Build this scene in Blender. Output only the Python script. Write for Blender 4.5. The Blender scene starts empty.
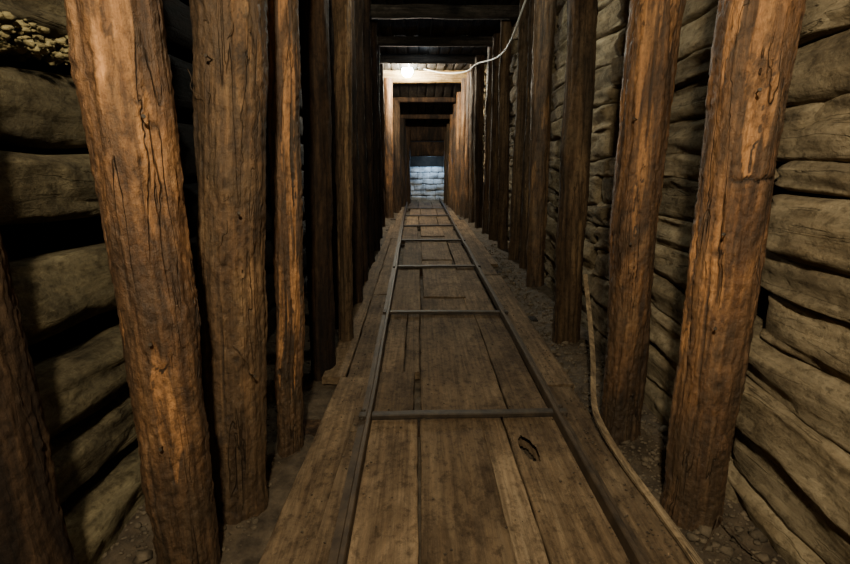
import bpy, math, random
from mathutils import Vector, Matrix, noise
random.seed(7)
S = bpy.context.scene
def N(x,y,z): return noise.noise(Vector((x,y,z)))

# ------------------------------------------------------------ materials
def newmat(name):
    m=bpy.data.materials.new(name); m.use_nodes=True
    nt=m.node_tree; nt.nodes.clear()
    o=nt.nodes.new('ShaderNodeOutputMaterial'); b=nt.nodes.new('ShaderNodeBsdfPrincipled')
    nt.links.new(b.outputs[0],o.inputs[0]); return m,nt,b
def wood(name, cols, axis='Z', patch=4.0, stretch=0.25, grain=55, rough=0.85, bump=0.7, rings=0.35, spec=0.2, dust=None, dustamt=0.0, crack=0.8, gam=.85, bdist=.008, spot=.6, stain=0, base=0, bare=None):
    m,nt,b=newmat(name); L=nt.links.new; nn=nt.nodes.new
    tc=nn('ShaderNodeTexCoord'); at=nn('ShaderNodeAttribute'); at.attribute_name='rnd'
    mk=nn('ShaderNodeAttribute'); mk.attribute_name='mark'
    mul=nn('ShaderNodeVectorMath'); mul.operation='MULTIPLY_ADD'
    L(at.outputs['Fac'],mul.inputs[0]); mul.inputs[1].default_value=(17,23,31); L(tc.outputs['Object'],mul.inputs[2])
    def mp(sc,st):
        n=nn('ShaderNodeMapping'); v=[sc,sc,sc]; v['XYZ'.index(axis)]=sc*st
        n.inputs['Scale'].default_value=v; L(mul.outputs[0],n.inputs[0]); return n
    def nz(vec,scale,det,ro=.6,dist=0):
        n=nn('ShaderNodeTexNoise'); n.inputs['Scale'].default_value=scale; n.inputs['Detail'].default_value=det
        n.inputs['Roughness'].default_value=ro; n.inputs['Distortion'].default_value=dist
        L(vec,n.inputs['Vector']); return n
    def math_(op,a,bv,c=None,clamp=False):
        n=nn('ShaderNodeMath'); n.operation=op; n.use_clamp=clamp
        for i,x in enumerate((a,bv,c)):
            if x is None: continue
            if hasattr(x,'links') : L(x,n.inputs[i])
            else: n.inputs[i].default_value=x
        return n.outputs[0]
    def mixc(mode,f,a,c):
        n=nn('ShaderNodeMix'); n.data_type='RGBA'; n.blend_type=mode
        if hasattr(f,'links'): L(f,n.inputs[0])
        else: n.inputs[0].default_value=f
        for i,x in ((6,a),(7,c)):
            if hasattr(x,'links'): L(x,n.inputs[i])
            else: n.inputs[i].default_value=(*x,1)
        return n.outputs[2]
    def ramp(f,stops):
        n=nn('ShaderNodeValToRGB'); e=n.color_ramp.elements
        while len(e)<len(stops): e.new(.5)
        for i,(p,c) in enumerate(stops):
            e[i].position=p; e[i].color=(*c,1)
        L(f,n.inputs[0]); return n.outputs[0]
    p=nz(mp(patch,stretch).outputs[0],1,9,.74,.8)
    col=ramp(p.outputs['Fac'],[(.38,cols[0]),(.47,cols[1]),(.56,cols[2]),(.66,cols[3])])
    g=nz(mp(grain,.035).outputs[0],1,5,.65)
    if dust:
        d=nz(mp(2.6,.8).outputs[0],1,8,.78)
        f=math_('MULTIPLY',ramp(d.outputs['Fac'],[(.40,(0,0,0)),(.58,(1,1,1))]),dustamt)
        col=mixc('MIX',f,col,dust)
    if base:   # darker brown towards the foot of the post, broken up by noise
        se=nn('ShaderNodeSeparateXYZ'); L(tc.outputs['Object'],se.inputs[0])
        n2=nz(mp(9,.5).outputs[0],1,6,.7)
        hh=math_('MULTIPLY_ADD',se.outputs[2],-1.0,math_('MULTIPLY_ADD',n2.outputs['Fac'],1.4,.0))
        col=mixc('MIX',math_('MULTIPLY',math_('MULTIPLY',hh,1.6,clamp=True),base),col,(.065,.041,.022))
    if bare:   # exposed wood where bark has flaked off (mark < 0)
        bn=nz(mp(22,.18).outputs[0],1,8,.75,.6)
        bc=ramp(bn.outputs['Fac'],[(.38,tuple(v*.25 for v in bare)),(.5,bare),(.66,tuple(min(1,v*1.6) for v in bare))])
        nb=nz(mp(16,.3).outputs[0],1,7,.75)
        bf=math_('MULTIPLY_ADD',mk.outputs['Fac'],-2.4,math_('MULTIPLY_ADD',nb.outputs['Fac'],3.2,-2.2),clamp=True)
        col=mixc('MIX',math_('MULTIPLY',bf,.75),col,bc)
    gr=ramp(g.outputs['Fac'],[(.33,(.3,.27,.25)),(.5,(.85,.85,.85)),(.68,(1.4,1.36,1.28))])
    col=mixc('MULTIPLY',gam,col,gr)
    r=nz(mp(7,.09).outputs[0],1,2,.4,.3)
    si=math_('SINE',math_('MULTIPLY',r.outputs['Fac'],75),0)
    rr=ramp(si,[(0,(.62,.55,.5)),(.5,(1,1,1))])
    col=mixc('MULTIPLY',rings,col,rr)
    sp=nz(mp(38,.8).outputs[0],1,6,.75)
    col=mixc('MULTIPLY',spot,col,ramp(sp.outputs['Fac'],[(.36,(.22,.2,.18)),(.50,(1,1,1))]))
    if stain:
        s1=nz(mp(4.5,.7).outputs[0],1,9,.78,.5)
        col=mixc('MULTIPLY',stain,col,ramp(s1.outputs['Fac'],[(.40,(.28,.25,.23)),(.56,(1,1,1))]))
    c=nz(mp(16,.06).outputs[0],1,3,.55,.4)
    cd=math_('ABSOLUTE',math_('SUBTRACT',c.outputs['Fac'],.5),0)
    msk=nz(mp(5,.4).outputs[0],1,2,.5)
    ck=math_('MULTIPLY',ramp(cd,[(0.0,(1,1,1)),(.010,(0,0,0))]),ramp(msk.outputs['Fac'],[(.46,(0,0,0)),(.60,(1,1,1))]))
    col=mixc('MIX',math_('MULTIPLY',ck,crack),col,(.015,.009,.005))
    tn=math_('MULTIPLY_ADD',math_('FRACT',math_('MULTIPLY',at.outputs['Fac'],7.31),0),.5,.75)
    cb=nn('ShaderNodeCombineColor')
    for i in range(3): L(tn,cb.inputs[i])
    col=mixc('MULTIPLY',1,col,cb.outputs[0])
    col=mixc('MIX',math_('MAXIMUM',mk.outputs['Fac'],0.0),col,(.012,.007,.004))
    L(col,b.inputs['Base Color'])
    b.inputs['Specular IOR Level'].default_value=spec
    b.inputs['Roughness'].default_value=rough
    h=math_('ADD',math_('MULTIPLY',g.outputs['Fac'],.8),math_('MULTIPLY',sp.outputs['Fac'],1.1))
    h=math_('SUBTRACT',h,math_('MULTIPLY',ck,crack))
    bp=nn('ShaderNodeBump'); bp.inputs['Strength'].default_value=bump; bp.inputs['Distance'].default_value=bdist
    L(h,bp.inputs['Height']); L(bp.outputs[0],b.inputs['Normal'])
    return m
log_or=wood('log_orange',[(.028,.015,.008),(.115,.055,.023),(.27,.128,.047),(.44,.245,.105)],spec=.4,rough=.6,dust=(.085,.053,.029),dustamt=.5,base=.75,bump=1,bare=(.36,.175,.065))
log_br=wood('log_brown',[(.022,.013,.007),(.080,.042,.020),(.165,.090,.040),(.28,.17,.080)],spec=.35,rough=.64,dust=(.078,.053,.031),dustamt=.65,base=.75,bump=1,bare=(.22,.12,.052))
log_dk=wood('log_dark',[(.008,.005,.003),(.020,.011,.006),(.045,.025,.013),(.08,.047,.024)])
log_mid=wood('log_mid',[(.018,.011,.006),(.055,.032,.017),(.115,.068,.035),(.19,.118,.063)],dust=(.08,.057,.034),dustamt=.5,base=.6,bare=(.16,.10,.05))
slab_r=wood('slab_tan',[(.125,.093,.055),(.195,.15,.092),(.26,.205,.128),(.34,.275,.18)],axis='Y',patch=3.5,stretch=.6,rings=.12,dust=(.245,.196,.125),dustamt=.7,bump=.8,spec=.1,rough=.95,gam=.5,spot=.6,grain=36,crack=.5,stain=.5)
slab_l=wood('slab_left_shaded',[(.026,.021,.012),(.070,.056,.032),(.14,.112,.064),(.25,.205,.12)],axis='Y',patch=4,stretch=.7,rings=.08,dust=(.155,.127,.075),dustamt=.65,bump=.9,spec=.12,rough=.95,gam=.45,spot=.6,grain=34,crack=.4,stain=.7)  # left slabs toned down: the wall's shade is in these colours
slab_k=wood('slab_shade_black',[(.004,.003,.002),(.009,.006,.004),(.018,.011,.007),(.03,.018,.01)],axis='Y')  # near-black: shade between the left posts put into the slab colour
plank_m=wood('plank_dusty',[(.072,.046,.026),(.13,.086,.048),(.185,.128,.075),(.26,.188,.115)],axis='Y',patch=3,stretch=.4,grain=60,rings=.25,dust=(.18,.123,.073),dustamt=.85,bump=.4,spec=.15,rough=.85,crack=.3,stain=.6,gam=.6)
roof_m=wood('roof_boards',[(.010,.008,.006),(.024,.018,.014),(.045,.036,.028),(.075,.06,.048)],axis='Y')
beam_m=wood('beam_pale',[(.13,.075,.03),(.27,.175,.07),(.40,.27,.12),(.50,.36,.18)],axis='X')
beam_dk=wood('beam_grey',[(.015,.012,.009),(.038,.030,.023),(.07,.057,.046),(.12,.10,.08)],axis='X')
lath_m=wood('lath_pale',[(.12,.08,.047),(.19,.135,.08),(.26,.19,.115),(.33,.25,.155)],axis='Y')
def simple(name,c1,c2,scale,rough=.9,metal=0,bump=.6,dist=.02,det=8,spec=.3):
    m,nt,b=newmat(name); L=nt.links.new; nn=nt.nodes.new
    tc=nn('ShaderNodeTexCoord'); n=nn('ShaderNodeTexNoise'); n.inputs['Scale'].default_value=scale; n.inputs['Detail'].default_value=det; n.inputs['Roughness'].default_value=.7
    L(tc.outputs['Object'],n.inputs['Vector']); r=nn('ShaderNodeValToRGB'); e=r.color_ramp.elements
    e[0].position=.35; e[0].color=(*c1,1); e[1].position=.68; e[1].color=(*c2,1)
    L(n.outputs['Fac'],r.inputs[0]); L(r.outputs[0],b.inputs['Base Color'])
    b.inputs['Roughness'].default_value=rough; b.inputs['Metallic'].default_value=metal; b.inputs['Specular IOR Level'].default_value=spec
    bp=nn('ShaderNodeBump'); bp.inputs['Strength'].default_value=bump; bp.inputs['Distance'].default_value=dist
    L(n.outputs['Fac'],bp.inputs['Height']); L(bp.outputs[0],b.inputs['Normal'])
    return m
dirt=simple('dirt',(.026,.018,.011),(.10,.072,.045),14)
soil=simple('soil_shade_dark',(.006,.0045,.003),(.022,.015,.01),6)  # earth kept near-black so gaps and recesses read as shade
stone=simple('gravel_stone',(.04,.030,.019),(.15,.113,.073),12,bump=.3)
clay=simple('clay_clod',(.10,.08,.035),(.30,.245,.12),30)
iron=simple('rail_iron_dusty',(.026,.017,.010),(.085,.056,.032),9,rough=.65,metal=.15,bump=.3,dist=.003,spec=.35)
iron_dk=simple('iron_dark',(.018,.013,.009),(.058,.041,.026),20,rough=.65,metal=.15,bump=.3,dist=.002,spec=.35)
wall_stone=simple('stone_block',(.10,.10,.10),(.5,.5,.5),5)
cab_m=simple('cable_white',(.40,.40,.37),(.55,.53,.49),20,rough=.5,bump=0)
root_m=simple('root_fibre',(.03,.018,.01),(.07,.045,.025),20)
socket_m=simple('socket_black',(.01,.01,.01),(.03,.03,.03),20,rough=.4)
gl,nt,b=newmat('bulb_glow'); b.inputs['Base Color'].default_value=(1,1,1,1)
b.inputs['Emission Color'].default_value=(.75,1,.97,1); b.inputs['Emission Strength'].default_value=200

# ------------------------------------------------------------ builders
class B:
    def __init__(s): s.v=[];s.f=[];s.r=[];s.m=[]
    def obj(s,name,mat,parent=None,matrix=None,smooth=True):
        me=bpy.data.meshes.new(name); me.from_pydata(s.v,[],s.f); me.update()
        a=me.attributes.new('rnd','FLOAT','POINT'); a.data.foreach_set('value',s.r)
        a=me.attributes.new('mark','FLOAT','POINT'); a.data.foreach_set('value',s.m)
        if smooth: me.polygons.foreach_set('use_smooth',[True]*len(me.polygons))
        me.materials.append(mat); o=bpy.data.objects.new(name,me); S.collection.objects.link(o)
        if matrix is not None: o.matrix_world=matrix
        if parent: o.parent=parent
        return o
    def sweep(s,ns,nk,fn,rnd,cap=True,skip=None):
        base=len(s.v)
        for i in range(ns):
            for k in range(nk):
                p,mk=fn(i,k); s.v.append(tuple(p)); s.r.append(rnd); s.m.append(mk)
        for i in range(ns-1):
            for k in range(nk):
                k2=(k+1)%nk
                q=(base+i*nk+k,base+i*nk+k2,base+(i+1)*nk+k2,base+(i+1)*nk+k)
                if skip and skip(s.v[q[0]]) : continue
                s.f.append(q)
        if cap:
            for i,rev in ((0,True),(ns-1,False)):
                b2=len(s.v); ring=[s.v[base+i*nk+k] for k in range(nk)]
                s.v+=ring; s.r+=[rnd]*nk; s.m+=[0.15]*nk
                idx=list(range(b2,b2+nk)); s.f.append(tuple(idx[::-1] if rev else idx))
def empty(name,loc=(0,0,0)):
    o=bpy.data.objects.new(name,None); o.location=loc; o.empty_display_size=.1; S.collection.objects.link(o); return o

def log(p0,p1,r0,r1,mat,seed,nu=72,nv=170,name='timber_post',knots=None,cuts=(),cracks=8,nails=(),bare=None):
    R=random.Random(seed); p0=Vector(p0);p1=Vector(p1); d=p1-p0; Ln=d.length
    if knots is None: knots=[(R.uniform(.1,Ln),R.uniform(0,6.28),R.uniform(.009,.018)) for _ in range(8)]
    cr=[(R.uniform(0,6.28),R.uniform(0,Ln*.7),R.uniform(.3,1.1),R.uniform(.0012,.003)) for _ in range(cracks)]
    if bare is None: bare=[]
    bare=list(bare)+[(R.uniform(.5,Ln),R.uniform(0,6.28),R.uniform(.08,.25),R.uniform(.25,.5)) for _ in range(6)]
    o=seed*3.7
    def fn(i,k):
        t=i/(nv-1); z=t*Ln; a=2*math.pi*k/nu; ca,sa=math.cos(a),math.sin(a)
        r=r0+(r1-r0)*t
        r*=1+.11*N(ca*.9+o,sa*.9,z*.9)+.06*N(ca*2.2+o,sa*2.2,z*3.5)+.035*N(ca*5,sa*5+o,z*7)
        r+=.0028*N(ca*r*60+o,sa*r*60,z*9)+.003*N(ca*r*110+o,sa*r*110,z*60)
        fl=N(ca*1.6+o,sa*1.6,z*2.6+o)+.35*N(ca*5,sa*5,z*14+o)
        r+=.0035*max(0,min(1,(fl-.08)/.05))
        mk=.35*max(0,1-abs(fl-.10)/.035)
        bt=0
        for bz,ba,bh,bw in bare:
            da=(a-ba+math.pi)%(2*math.pi)-math.pi
            q=((z-bz)/bh)**2+(da/bw)**2+1.3*N(ca*5+o,sa*5,z*6)
            if q<1: bt=max(bt,min(1,(1-q)*1.5))
        r-=.003*bt
        for kz,ka,ks in knots:
            da=(a-ka+math.pi)%(2*math.pi)-math.pi
            q=((da*r)**2+((z-kz)*.8)**2)**.5/ks
            if q<4:
                r+=.009*math.exp(-q*q*.35)*(ks/.02)-.006*math.exp(-q*q*3)
                mk=max(mk,.7*math.exp(-q*q*2.6)*(1+.5*N(da*60,z*60,o)))
        for ca_,z0,ln,w in cr:
            if z0<z<z0+ln:
                c=ca_+.25*N(z*1.4,ca_,o)+.05*N(z*12,ca_,o); da=(a-c+math.pi)%(2*math.pi)-math.pi
                e=math.sin(math.pi*(z-z0)/ln); q=abs(da*r)/(w*(.4+e)*1.4)
                if q<2: r-=.009*e*math.exp(-q*q); mk=max(mk,.9*e*math.exp(-q*q))
        for cz,a0,a1 in cuts:
            da=(a-(a0+a1)/2+math.pi)%(2*math.pi)-math.pi
            if abs(da)<(a1-a0)/2:
                q=abs(z-cz-.02*N(da*3,o,1)-.006*N(da*15,o,1))/.004
                if q<3: r-=.010*math.exp(-q*q); mk=max(mk,math.exp(-q*q))
        if t<.04: r*=1+.08*(1-t/.04)
        if mk<.12: mk=-bt
        x=ca*r+.022*N(z*.9,o,5)*math.sin(math.pi*t)+.006*N(z*4,o,5); y=sa*r+.02*N(z*.8,o,9)*math.sin(math.pi*t)
        return (x,y,z),min(1,mk)
    b=B(); b.sweep(nv,nu,fn,R.random()*3)
    zz=d.normalized(); xx=Vector((1,0,0)); xx=(xx-zz*xx.dot(zz)).normalized(); yy=zz.cross(xx)
    q=Matrix((xx,yy,zz)).transposed().to_4x4()
    ob=b.obj(name,mat,matrix=Matrix.Translation(p0)@q)
    if nails:
        nb=B()
        for z,a in nails:
            rr=(r0+(r1-r0)*z/Ln); A=Vector((math.cos(a),math.sin(a),.15)).normalized(); P=Vector((math.cos(a)*rr*.9,math.sin(a)*rr*.9,z))
            T1=A.orthogonal().normalized(); T2=A.cross(T1)
            pr=[(0,.0016),(.030,.0016),(.030,.0042),(.033,.0038)]
            nb.sweep(4,8,lambda i,k:(P+A*pr[i][0]+(T1*math.cos(k*.785)+T2*math.sin(k*.785))*pr[i][1],0),0)
        no=nb.obj('nails',iron_dk); no.parent=ob
    return ob

H=2.42; GZ=-.045; K=1.045
def post(x0,y,x1z,r0,r1,mat,seed,ht=H,yl=0,k=K,**kw):
    x1,z1=x1z; dx=(x1-x0)/z1; x0=x0*k; y=y*k; r0*=k; r1*=k
    return log((x0,y,GZ-.03),(x0+dx*(ht-GZ),y+yl,ht),r0,r1,mat,seed,**kw)
HI=dict(nu=130,nv=420)
post(-.745,.72,(-.745,1),.072,.07,log_dk,11,**HI)
post(-.575,.95,(-.545,1.3),.066,.084,log_or,12,nails=[(.7,5.0),(1.15,5.4),(.45,4.9)],bare=[(1.40,5.1,.25,.4),(1.05,5.5,.15,.3)],**HI)
post(-.545,1.19,(-.434,1.35),.080,.079,log_br,13,knots=[(.55,5.1,.016),(1.02,4.9,.018),(1.2,5.6,.014),(.3,4.4,.015),(1.5,4.8,.016)],nails=[(.95,5.2),(1.3,4.6),(.5,5.5)],bare=[(1.4,5.4,.2,.3)],**HI)
post(-.470,1.46,(-.372,1.45),.040,.052,log_or,14,bare=[(1.2,5.3,.5,.5),(.6,5.4,.3,.4)],**HI)
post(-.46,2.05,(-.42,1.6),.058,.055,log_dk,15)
post(-.405,2.40,(-.350,1.65),.036,.044,log_mid,16,bare=[(1.2,5.4,.7,.4)])
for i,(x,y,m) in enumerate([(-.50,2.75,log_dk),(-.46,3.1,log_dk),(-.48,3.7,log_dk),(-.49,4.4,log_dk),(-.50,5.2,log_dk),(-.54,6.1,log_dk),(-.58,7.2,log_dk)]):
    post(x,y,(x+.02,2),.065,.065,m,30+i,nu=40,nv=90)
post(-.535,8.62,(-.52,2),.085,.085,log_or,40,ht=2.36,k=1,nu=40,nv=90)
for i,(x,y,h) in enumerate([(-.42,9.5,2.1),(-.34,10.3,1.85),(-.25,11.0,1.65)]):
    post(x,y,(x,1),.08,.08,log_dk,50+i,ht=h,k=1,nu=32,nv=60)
# right row
post(.79,1.11,(.748,1.35),.068,.080,log_or,21,knots=[(.50,4.4,.017),(.62,5.9,.013),(1.28,4.4,.018),(1.15,5.4,.012),(.3,4.9,.016),(.85,3.9,.015)],cuts=[(1.03,4.0,5.7)],nails=[(.9,4.0),(1.22,4.3),(.66,4.1)],
     bare=[(1.40,4.35,.22,.45),(1.14,4.5,.13,.5),(.80,3.9,.15,.3)],**HI)
post(.762,1.52,(.708,1.45),.066,.078,log_or,22,nails=[(.8,4.1),(1.2,3.9)],bare=[(1.5,4.1,.3,.45),(1.05,4.4,.2,.35)],**HI)
post(.835,2.41,(.770,1.72),.068,.070,log_mid,23,nu=90,nv=240)
post(.93,3.53,(.885,2.0),.066,.072,log_br,24,nu=60,nv=150)
for i,(x,y,r,m) in enumerate([(.97,4.1,.04,log_mid),(.96,4.5,.06,log_mid),(.95,5.1,.055,log_mid),(.95,5.7,.065,log_mid),(.93,6.2,.06,log_br),(.91,6.8,.065,log_mid),(.88,7.4,.065,log_br),(.86,7.95,.07,log_or)]):
    post(x,y,(x-.03+.03*math.sin(i*2.1),2),r,r*.95,m,60+i,nu=44,nv=100)
post(.86,8.62,(.84,2),.075,.07,log_or,70,ht=2.36,k=1,nu=44,nv=100)
for i,(x,y,h) in enumerate([(.80,9.1,2.2),(.77,9.6,2.05),(.74,10.1,1.9),(.71,10.6,1.75),(.69,11.1,1.62)]):
    post(x,y,(x,1),.075,.075,log_or if i<3 else log_mid,80+i,ht=h,k=1,nu=36,nv=70)

# ------------------------------------------------------------ walls of split slabs
def slab(b,y0,y1,z0,z1,xf,side,seed,depth=.07,n=60,m=40,tilt=0,exr=(2.2,3.6),lump=1):
    R=random.Random(seed); o=seed*5.3; hc=(z0+z1)/2; hh=(z1-z0)/2; rn=R.random()*3
    ex=R.uniform(*exr); kn=[(R.uniform(y0,y1),R.uniform(-.5,.5)*hh,R.uniform(.010,.016)) for _ in range(2)]
    def fn(i,k):
        t=i/(n-1); y=y0+(y1-y0)*t; a=2*math.pi*k/m; c,s_=math.cos(a),math.sin(a)
        u=math.copysign(abs(c)**(2/ex),c); w=math.copysign(abs(s_)**(2/ex),s_)
        hv=hh*(1+.06*N(y*2,o,s_*.5))
        zz=hc+tilt*(y-(y0+y1)/2)+w*hv+.005*N(y*5,o,3)
        zz+=.05*N(y*.9,zz*1.6,side*9)+.014*N(y*3,zz*3,side*5)
        X=depth*u*(1+.2*N(y*1.5,o,w*1.3))+lump*(.018*N(y*3,w*1.4+o,1)+.011*N(y*6,w*2.6+o,4)+.0045*N(y*15,w*7,o)+.0025*N(y*35,w*20,o))
        e=min(t,1-t)*(y1-y0)/.035
        yy=y
        if e<1: X-=.018*(1-e)**2
        if i in(0,n-1): yy+= .02*N(w*3,u*2,o)
        mk=0
        if u>0:
            for ky,kz,ks in kn:
                q=(((y-ky)*.7)**2+(w*hh-kz)**2)**.5/ks
                if q<3: mk=max(mk,.45*math.exp(-q*q*1.5)); X+=.006*math.exp(-q*q*.6)
        x=xf(y) + (-side)*X
        return (x,yy,zz),mk
    b.sweep(n,m,fn,rn)
xr=lambda y: 1.005+.04*min(max(y-1,0),3)-.07*max(0,y-7.6)
xl=lambda y: -.90-.02*min(max(y-1,0),2)
def wallrows(b,edges,spans,xf,side,seed,depth=.062,gap=-.004):
    c=seed
    for j in range(len(edges)-1):
        R=random.Random(seed*100+j)
        for (a,e) in spans:
            sh=R.uniform(-.12,.12); c+=1
            slab(b,a+sh,e+sh+R.uniform(-.03,.05),edges[j]+gap,edges[j+1]-gap+R.uniform(-.002,.008),lambda y,f=xf,q=R.uniform(-.015,.015):f(y)+q,side,c,depth=depth*R.uniform(.9,1.2),tilt=R.uniform(-.018,.018),
                 n=int(30+80*(1 if a<3 else .3)),exr=(2.8,4.6),lump=1.4)
b=B()
er=[-.10,.08,.23,.38,.52,.65,.77,.93,1.01,1.15,1.28,1.37,1.5,1.65,1.8,1.95,2.1,2.25,2.42]
wallrows(b,er,[(-1.2,-.1),(-.1,1.25),(1.25,2.5),(2.5,3.9),(3.9,5.5),(5.5,7.0),(7.0,8.6)],xr,1,3)
wallrows(b,[-.09,.15,.4,.65,.9,1.15,1.4,1.65,1.9,2.2],[(8.6,10.2),(10.2,12)],xr,1,900)
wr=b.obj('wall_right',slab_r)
b=B()
left=[(-.08,.15),(.18,.34),(.37,.54),(.59,.77),(.86,1.03),(1.035,1.20),(1.26,1.38),(1.42,1.60),(1.64,1.8),(1.86,2.0),(2.08,2.22),(2.26,2.4)]
for j,(a,e) in enumerate(left):
    R=random.Random(j+50)
    for (y0,y1) in [(-1.2,-.1),(-.08,1.5)]:
        slab(b,y0,y1,a,e,lambda y,q=R.uniform(-.02,.02):xl(y)+q,-1,400+j*3+int(y0*2),depth=.08,n=110,tilt=R.uniform(-.035,.02),exr=(2.4,4.2),lump=1.4)
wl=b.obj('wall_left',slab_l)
b=B()
for j in range(12):
    for q,(y0,y1) in enumerate([(1.53,3.2),(3.2,5),(5,7),(7,9),(9,12)]):
        slab(b,y0,y1,-.08+j*.21,.1+j*.21,xl if q<4 else (lambda y:-.8+.15*(y-9)),-1,500+j*9+q,depth=.06,n=30,m=20)
b.obj('lagging_back',slab_k,parent=wl)
def sheet(name,fn,nu,nv,mat,parent=None):
    b=B()
    for i in range(nu):
        for k in range(nv):
            b.v.append(fn(i/(nu-1),k/(nv-1))); b.r.append(0); b.m.append(0)
    for i in range(nu-1):
        for k in range(nv-1): b.f.append((i*nv+k,(i+1)*nv+k,(i+1)*nv+k+1,i*nv+k+1))
    return b.obj(name,mat,parent=parent)
sheet('earth_right',lambda u,v:(1.12+.03*N(u*30,v*6,1)+.1*max(0,1-abs(u-.5)*2),-1.3+u*13.6,-.15+v*2.7),120,24,soil,wr)
sheet('earth_left',lambda u,v:(-1.02+.03*N(u*30,v*6,7),-1.3+u*13.6,-.15+v*2.7),120,24,soil,wl)
def fz(x,y):
    z=GZ-.012+.014*N(x*5,y*3,2)+.012*N(x*18,y*18,5)+.006*N(x*45,y*45,5)
    if x>.74: z+=.05*min(1,(x-.74)/.2)
    if x<-.55: z+=.05*min(1,(-.55-x)/.25)
    return z
sheet('floor',lambda u,v:(-1.15+v*2.5,-1.3+u*13.6,fz(-1.15+v*2.5,-1.3+u*13.6)),700,160,dirt)
b=B()
for i in range(700):
    R=random.Random(i+900); c=Vector((-.86+R.uniform(-.07,.07),1.10+R.uniform(-.35,.35),1.222+R.uniform(0,.055))); r=R.uniform(.003,.011)
    def fn(a,k,c=c,r=r,i=i):
        th=math.pi*a/6; ph=2*math.pi*k/9; rr=r*(1+.7*N(math.cos(ph)*math.sin(th)*1.6+i*2.1,math.sin(ph)*math.sin(th)*1.6,math.cos(th)*1.6)) if 0<a<6 else r
        return (c.x+rr*math.sin(th)*math.cos(ph),c.y+rr*math.sin(th)*math.sin(ph),c.z-rr*.6*math.cos(th)),0
    b.sweep(7,9,fn,0,cap=False)
b.obj('clay_ledge',clay,parent=wl)

# ------------------------------------------------------------ ceiling
b=B()
def plank(b,x0,x1,y0,y1,zt,th,seed,dx=0,skip=None,n=None,top=14,warp=.004,dz=0,rnd=None,bot=4):
    R=random.Random(seed); o=seed*2.9; w=x1-x0; be=.005
    P=[(0,-th),(0,-be),(be*.35,-be*.3),(be,0)]+[(be+(w-2*be)*k/top,0) for k in range(1,top)]+[(w-be,0),(w-be*.35,-be*.3),(w,-be),(w,-th)]+[(w*(1-k/bot),-th) for k in range(1,bot)]
    m=len(P); n=n or min(90,max(8,int((y1-y0)/.03)))
    kn=[(R.uniform(y0,y1),R.uniform(.15,.85)*w,R.uniform(.008,.016)) for _ in range(1+int(y1-y0))]
    def fn(i,k):
        t=i/(n-1); y=y0+(y1-y0)*t; px,pz=P[k]
        ed=(1 if k<4 or k>top+3 else .3)
        x=x0+px+dx*t+(.005*N(y*2.2,o,px*3)+.004*N(y*9,o,px*3))*ed
        z=zt+pz+dz*t+warp*N(y*1.3,px*5+o,1)+.0015*N(y*9,px*60,o)
        mk=0
        for ky,kx,ks in kn:
            q=(((y-ky)*.6)**2+(px-kx)**2)**.5/ks
            if q<3: mk=max(mk,.6*math.exp(-q*q*1.6))
        if t in(0,1): y+=.012*N(px*20,o,2)
        return (x,y,z),mk
    b.sweep(n,m,fn,R.random()*3 if rnd is None else rnd,skip=skip)
for j in range(15):
    x=-1.05+j*.152
    for (a,e) in [(-1.3,1.9),(1.9,4.2),(4.2,6.4),(6.4,8.75)]:
        plank(b,x,x+.145,a,e,H+.10,.03,700+j*5+int(a),n=20,top=4,warp=.02)
for j in range(11):
    x=-.85+j*.17
    plank(b,x,x+.16,8.75,12.2,H+.02,.03,800+j,n=20,top=4,warp=.02,dz=-.83)
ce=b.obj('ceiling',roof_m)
def xbeam(y,z,x0,x1,r,mat,seed,name='roof_beam',ry=None):
    ry=ry or r
    b=B(); o=seed*1.9; rr=random.Random(seed).random()*3; n=60; m=28
    def fn(i,k):
        t=i/(n-1); a=2*math.pi*k/m; c,s_=math.cos(a),math.sin(a)
        u=math.copysign(abs(c)**.55,c); w=math.copysign(abs(s_)**.55,s_); x=x0+(x1-x0)*t
        f=1+.06*N(x*2,o,c)
        return (x,y+u*ry*f+.01*N(x*2,o,3),z+w*r*f+.008*N(x*3,o,8)),0
    b.sweep(n,m,fn,rr); return b.obj(name,mat)
for i,(y,r) in enumerate([(.0,.07),(1.3,.07),(2.6,.07),(4.0,.07),(5.15,.06),(6.35,.055),(7.4,.06)]):
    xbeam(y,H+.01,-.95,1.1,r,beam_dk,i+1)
xbeam(8.72,2.42,-.68,1.0,.12,beam_m,20,ry=.08)
for i,(y,z) in enumerate([(9.7,2.14),(10.6,1.9)]): xbeam(y,z,-.6,.95,.05,log_dk,30+i)
xbeam(11.25,1.62,-.6,.95,.20,log_dk,40,name='lintel_beam',ry=.06); xbeam(11.32,1.24,-.6,.95,.17,log_dk,41,name='lintel_beam',ry=.06)

# ------------------------------------------------------------ plank walkway
wk=empty('plank_walkway')
def pl(nm,*a,**k):
    b=B(); plank(b,*a,**k); b.obj(nm,plank_m,parent=wk)
hole=lambda v:(((v[0]-.392+.15*(v[1]-1.43))/.027)**2+((v[1]-1.43)/.075)**2)<1+.35*N(v[0]*40,v[1]*20,3)
T=.04
pl('plank_1',-.475,-.345,-.6,2.0,0,T,1,dx=.10,n=90)
pl('plank_2',-.338,-.215,-.6,1.55,-.002,T,2,dx=.0)
pl('plank_3',-.235,-.215,1.0,1.7,-.004,T,3)
pl('plank_4',-.19,-.004,-.6,1.655,0,T,4)
pl('plank_5',.004,.25,-.6,1.66,.001,T,5,dx=.0,top=20)
pl('plank_6',.254,.34,-.6,1.66,-.003,T,6,dx=-.008)
pl('plank_7',.338,.545,-.6,1.66,0,T,7,top=60,n=220,bot=40,skip=hole)
pl('plank_8',.57,.70,-.6,1.9,-.002,T,8,dx=.0)
pl('plank_9',-.185,-.02,1.675,2.05,.004,T,9)
pl('plank_10',-.185,-.075,2.06,2.94,-.003,T,10)
pl('plank_11',-.070,.005,2.06,2.94,-.006,T,12)
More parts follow.
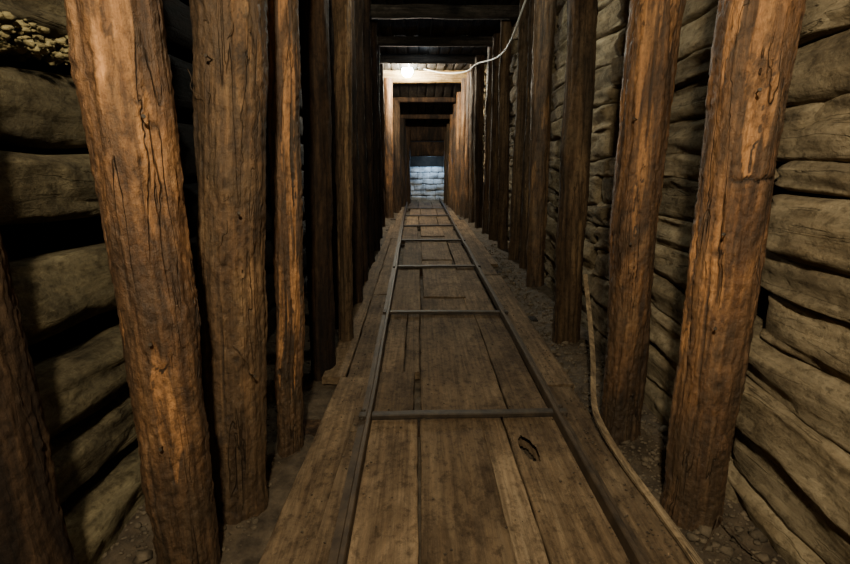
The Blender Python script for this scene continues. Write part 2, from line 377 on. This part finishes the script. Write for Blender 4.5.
pl('plank_12',.01,.37,1.675,2.94,.002,T,13,top=24)
pl('plank_13',.375,.54,1.675,2.94,-.002,T,14)
pl('plank_14',-.345,-.215,1.56,3.4,-.003,T,15)
pl('plank_15',-.46,-.352,2.02,4.6,-.006,T,16)
pl('plank_16',.575,.72,1.92,4.0,-.004,T,17,dx=.02)
xs=[(-.19,.02),(.025,.34),(.345,.53)]
ys=[(2.96,4.27),(4.29,5.77),(5.79,7.1),(7.12,8.4),(8.42,9.7),(9.72,12)]
q=20
for si,(a,e) in enumerate(ys):
    for xi,(x0,x1) in enumerate(xs):
        q+=1
        if xi==1 and si in (0,1,2):
            pl('plank_%d'%q,x0+.015,x1+.015,a+.35,e-.02,.006,T,q)
            pl('plank_%db'%q,x0,x1,a,a+.33,-.003,T,q+50)
        else: pl('plank_%d'%q,x0+.03*math.sin(si*2),x1-.005+.03*math.sin(si*2) if xi<2 else x1,a,e,-.003*(q%3),T,q)
pl('plank_50',-.35,-.23,3.42,6.0,-.004,T,81); pl('plank_51',-.44,-.36,4.62,7.4,-.01,T,82)
pl('plank_52',-.37,-.24,6.02,9.0,-.004,T,83,dx=-.02); pl('plank_53',.585,.72,4.02,6.4,-.003,T,84); pl('plank_54',.585,.72,6.42,9.5,-.005,T,85)
pl('plank_55',-.37,-.24,9.02,12,-.004,T,86); pl('plank_56',.585,.70,9.52,12,-.005,T,87)
pl('plank_57',.725,.80,4.5,8.0,-.012,T,88)
for i,y in enumerate([.4,1.66,2.94,4.28,5.78,7.1,8.4,9.7,11]):
    o=xbeam(y,-.068,-.5,.8,.03,log_dk,100+i,name='sleeper_%d'%i,ry=.06); o.parent=wk

# ------------------------------------------------------------ rails
tr=empty('rail_track')
def bar(nm,pts,prof,mat,seed):
    b=B(); n=160
    def at(t):
        y=pts[0][1]+(pts[-1][1]-pts[0][1])*t
        for a,c in zip(pts,pts[1:]):
            if a[1]<=y<=c[1]+1e-6:
                f=(y-a[1])/(c[1]-a[1]); return a[0]+(c[0]-a[0])*f,y
        return pts[-1][0],y
    def fn(i,k):
        x,y=at(i/(n-1)); px,pz=prof[k]
        return (x+px+.006*N(y*1.1,seed,0),y,.004+pz+.003*N(y*2,seed,4)),0
    b.sweep(n,len(prof),fn,seed*.1); return b.obj(nm,mat,parent=tr,smooth=False)
profL=[(-.036,0),(.012,0),(.012,.038),(.009,.042),(-.003,.042),(-.007,.038),(-.008,.010),(-.036,.008)]
profR=[(-x,z) for x,z in profL][::-1]
bar('rail_left',[(-.2,-.6),(-.195,1.7),(-.215,5),(-.25,8),(-.26,12)],profL,iron,3)
bar('rail_right',[(.56,-.6),(.55,1.7),(.555,5),(.56,8),(.56,12)],profR,iron,4)
def tie(i,y,dy,w=.014):
    b=B(); n=30; P=[(-w,0),(w,0),(w,.014),(w-.004,.018),(-w+.004,.018),(-w,.014)]
    def fn(a,k):
        t=a/(n-1); x=-.235+.83*t; return (x,y+dy*t+P[k][0]+.002*N(x*9,y,0),.010+P[k][1]+.003*N(x*3,y,0)),0
    b.sweep(n,6,fn,.3); b.obj('gauge_bar_%d'%i,iron_dk,parent=tr,smooth=False)
for i,(y,dy) in enumerate([(1.63,.02),(2.91,-.01),(4.26,.02),(5.73,.0),(7.05,.05),(8.4,0),(9.7,.03)]): tie(i,y,dy,.017 if i<2 else .024)
b=B()
for (x,y) in [(-.225,1.645),(-.225,2.93),(.585,1.665),(.585,2.92),(-.23,4.28),(.585,4.3)]:
    for k2 in range(2):
        yy=y-.03+.06*k2
        b.sweep(4,10,lambda i,k,x=x,yy=yy:((x+(.009 if i<3 else .006)*math.cos(k*.628),yy+(.009 if i<3 else .006)*math.sin(k*.628),.004+[0,.010,.014,.017][i]),0),.2)
b.obj('bolts',iron_dk,parent=tr)

# ------------------------------------------------------------ gravel and crumbs
def stones(name,gen,mat):
    b=B()
    for i,(x,y,z,r) in enumerate(gen):
        def fn(a,k,i=i,x=x,y=y,z=z,r=r):
            th=math.pi*a/5; ph=2*math.pi*k/8; rr=r*(1+.6*N(math.cos(ph)*math.sin(th)*1.3+i*1.7,math.sin(ph)*math.sin(th)*1.3,math.cos(th)*1.3))
            if a in(0,5): rr=r
            return (x+rr*math.sin(th)*math.cos(ph)*1.2,y+rr*math.sin(th)*math.sin(ph),z-rr*.7*math.cos(th)),0
        b.sweep(6,8,fn,random.Random(i).random(),cap=False)
    return b.obj(name,mat)
G=[]
for i in range(5600):
    R=random.Random(i+3000); side=R.random(); y=.6+R.random()**2.1*5
    x=R.uniform(.712,.95) if side<.62 else R.uniform(-.84,-.49)
    q_=R.random()
    r=R.uniform(.002,.006) if q_<.84 else (R.uniform(.006,.011) if q_<.98 else R.uniform(.012,.020))
    G.append((x,y,fz(x,y)+r*.3,r))
stones('gravel',G,stone)
C=[]
R=random.Random(77)
for i in range(700):
    y=.75+R.random()**1.5*3; x=R.choice([R.uniform(-.33,-.17),R.uniform(.5,.70),R.uniform(.60,.70),R.uniform(-.2,.6)])
    r=R.uniform(.0012,.0038); C.append((x,y,.003+r*.4,r))
o=stones('floor_crumbs',C,dirt); o.parent=wk

# ------------------------------------------------------------ curves
def curve(name,pts,r,mat,parent=None):
    cu=bpy.data.curves.new(name,'CURVE'); cu.dimensions='3D'; cu.bevel_depth=r; cu.bevel_resolution=3; cu.resolution_u=10
    L_=pts if isinstance(pts[0][0],(tuple,list)) else [pts]
    for pp in L_:
        s=cu.splines.new('NURBS'); s.points.add(len(pp)-1); s.use_endpoint_u=True; s.order_u=3
        for p,co in zip(s.points,pp): p.co=(*co,1)
    cu.materials.append(mat); o=bpy.data.objects.new(name,cu); S.collection.objects.link(o)
    if parent: o.parent=parent
    return o
b=B(); LP=[(.865,2.30,.42),(.835,2.12,.27),(.775,1.88,.15),(.69,1.62,.075),(.672,1.48,.05),(.685,1.3,.02),(.70,1.1,.012),(.705,.85,.012),(.70,.3,.012)]
def cr(t):
    s=t*(len(LP)-1); i=min(int(s),len(LP)-2); f=s-i
    P=[Vector(LP[max(0,min(len(LP)-1,i+j))]) for j in(-1,0,1,2)]
    return .5*((2*P[1])+(P[2]-P[0])*f+(2*P[0]-5*P[1]+4*P[2]-P[3])*f*f+(3*P[1]-P[0]-3*P[2]+P[3])*f**3)
def fn(i,k):
    t=i/99; p=cr(t); u=(-.011,.011,.012,-.012)[k]; w=(-.006,-.006,.006,.006)[k]
    return (p.x+u,p.y+.2*u,p.z+w),0
b.sweep(100,4,fn,.5); b.obj('wooden_lath',lath_m,smooth=False)
curve('power_cable',[(.84,2.0,2.2),(.82,3.3,2.30),(.82,3.9,2.17),(.82,4.42,1.99),(.83,5.0,2.0),(.82,5.7,2.09),(.80,6.8,2.27),(.78,7.9,2.33),(.3,8.5,2.42),(-.14,8.58,2.58)],.008,cab_m)
rts=[]
R=random.Random(5)
for i in range(22):
    z=R.uniform(.35,1.4); x=-.568+.082*z+R.uniform(-.07,.05); y=1.165+R.uniform(-.01,.02)
    p=[(x,y,z)]
    for k in range(6):
        x+=R.uniform(-.014,.014); z-=R.uniform(-.003,.025); y+=R.uniform(-.006,.006); p.append((x,y,z))
    rts.append(p)
curve('hanging_roots',rts,.0008,root_m)
curve('loose_wire',[(.78,1.02,-.04),(.82,1.04,.02),(.84,1.07,.05),(.87,.99,-.01),(.90,.94,-.01)],.002,root_m)

# ------------------------------------------------------------ end wall (stone blocks)
we=empty('wall_end')
b=B(); z=-.05; row=0
while z<.80:
    h=[.15,.13,.16,.12,.17,.14,.15][row%7]; x=-.75-(row%2)*.14; k_=0
    while x<1.1:
        w=random.Random(row*31+k_).uniform(.2,.38); o=row*7+k_*3
        def fn(i,k,x=x,z=z,w=w,h=h,o=o):
            t=[0,.05,.5,.95,1][i]; a=2*math.pi*k/16; c,s_=math.cos(a),math.sin(a)
            u=math.copysign(abs(c)**.45,c); v=math.copysign(abs(s_)**.45,s_); f=.90 if i in(0,4) else 1
            return (x+w*t,12.05-u*.07*f+.06*N(x+t,z+v,o),z+h/2+v*h*.49*f+.02*N(x*3+t,o,1)),0
        b.sweep(5,16,fn,.2); x+=w+.006; k_+=1
    z+=h+.002; row+=1
b.obj('stone_courses',wall_stone,parent=we)
sheet('earth_end',lambda u,v:(-1.2+u*2.5,12.12+.03*N(u*9,v*9,1),-.15+v*2.7),20,20,soil,we)
sheet('wall_back',lambda u,v:(-1.2+u*2.5,-1.3+.03*N(u*9,v*9,1),-.15+v*2.8),20,20,soil)

# ------------------------------------------------------------ bulbs
def bulb(name,loc,glow,cord=0,s=1):
    e=empty(name,loc); e.scale=(s,s,s)
    b=B()
    prof=[(0.001,-.06),(.022,-.056),(.036,-.04),(.042,-.02),(.038,.0),(.026,.022),(.016,.036),(.015,.045)]
    b.sweep(len(prof),20,lambda i,k:((prof[i][0]*math.cos(k*.314),prof[i][0]*math.sin(k*.314),prof[i][1]),0),0,cap=False)
    g=b.obj('glass',glow); g.parent=e
    b=B(); pr=[(.017,.04),(.021,.042),(.021,.085),(.014,.095),(.004,.10),(.004,.10+cord)]
    b.sweep(len(pr),20,lambda i,k:((pr[i][0]*math.cos(k*.314),pr[i][0]*math.sin(k*.314),pr[i][1]),0),0)
    s=b.obj('socket',socket_m); s.parent=e
def light(name,loc,E,col,r,typ='POINT'):
    l=bpy.data.lights.new(name,typ); l.energy=E; l.color=col; l.shadow_soft_size=r
    o=bpy.data.objects.new(name,l); o.location=loc; S.collection.objects.link(o); return o
bulb('fill_bulb_mid',(-.17,8.45,2.49),gl,s=2.3)
light('bulb_light',(-.17,8.15,2.32),260,(1,.88,.66),.05)
bulb('fill_bulb_mid',(-.05,-.35,1.95),gl,.4)
light('bulb_light_near',(-.05,-.28,1.80),185,(1,.86,.60),.05)
bulb('fill_bulb_mid',(.2,2.9,2.2),gl,.15)  # added bulb above the view, body for the mid fill
light('fill_light_mid',(.2,2.9,2.1),18,(1,.88,.66),.05)  # added unseen fill that lifts the mid posts and floor
light('end_daylight_fill',(.3,11.65,.9),26,(.42,.68,1.0),.1)  # added unseen point light for daylight on the end wall; no shaft modelled
light('roof_cool_light',(.1,6.95,2.36),3,(.6,.8,1.0),.1)  # weak cool point light just under the roof beams

w=bpy.data.worlds.new('World'); S.world=w; w.use_nodes=True
w.node_tree.nodes['Background'].inputs[0].default_value=(.02,.018,.015,1); w.node_tree.nodes['Background'].inputs[1].default_value=.3

cam=bpy.data.cameras.new('Camera'); cam.lens=36*460/850; cam.sensor_width=36; cam.clip_start=.02
co=bpy.data.objects.new('Camera',cam); S.collection.objects.link(co)
co.location=(0,0,1); co.rotation_euler=(math.radians(90-14.9),0,math.radians(-.87)); S.camera=co
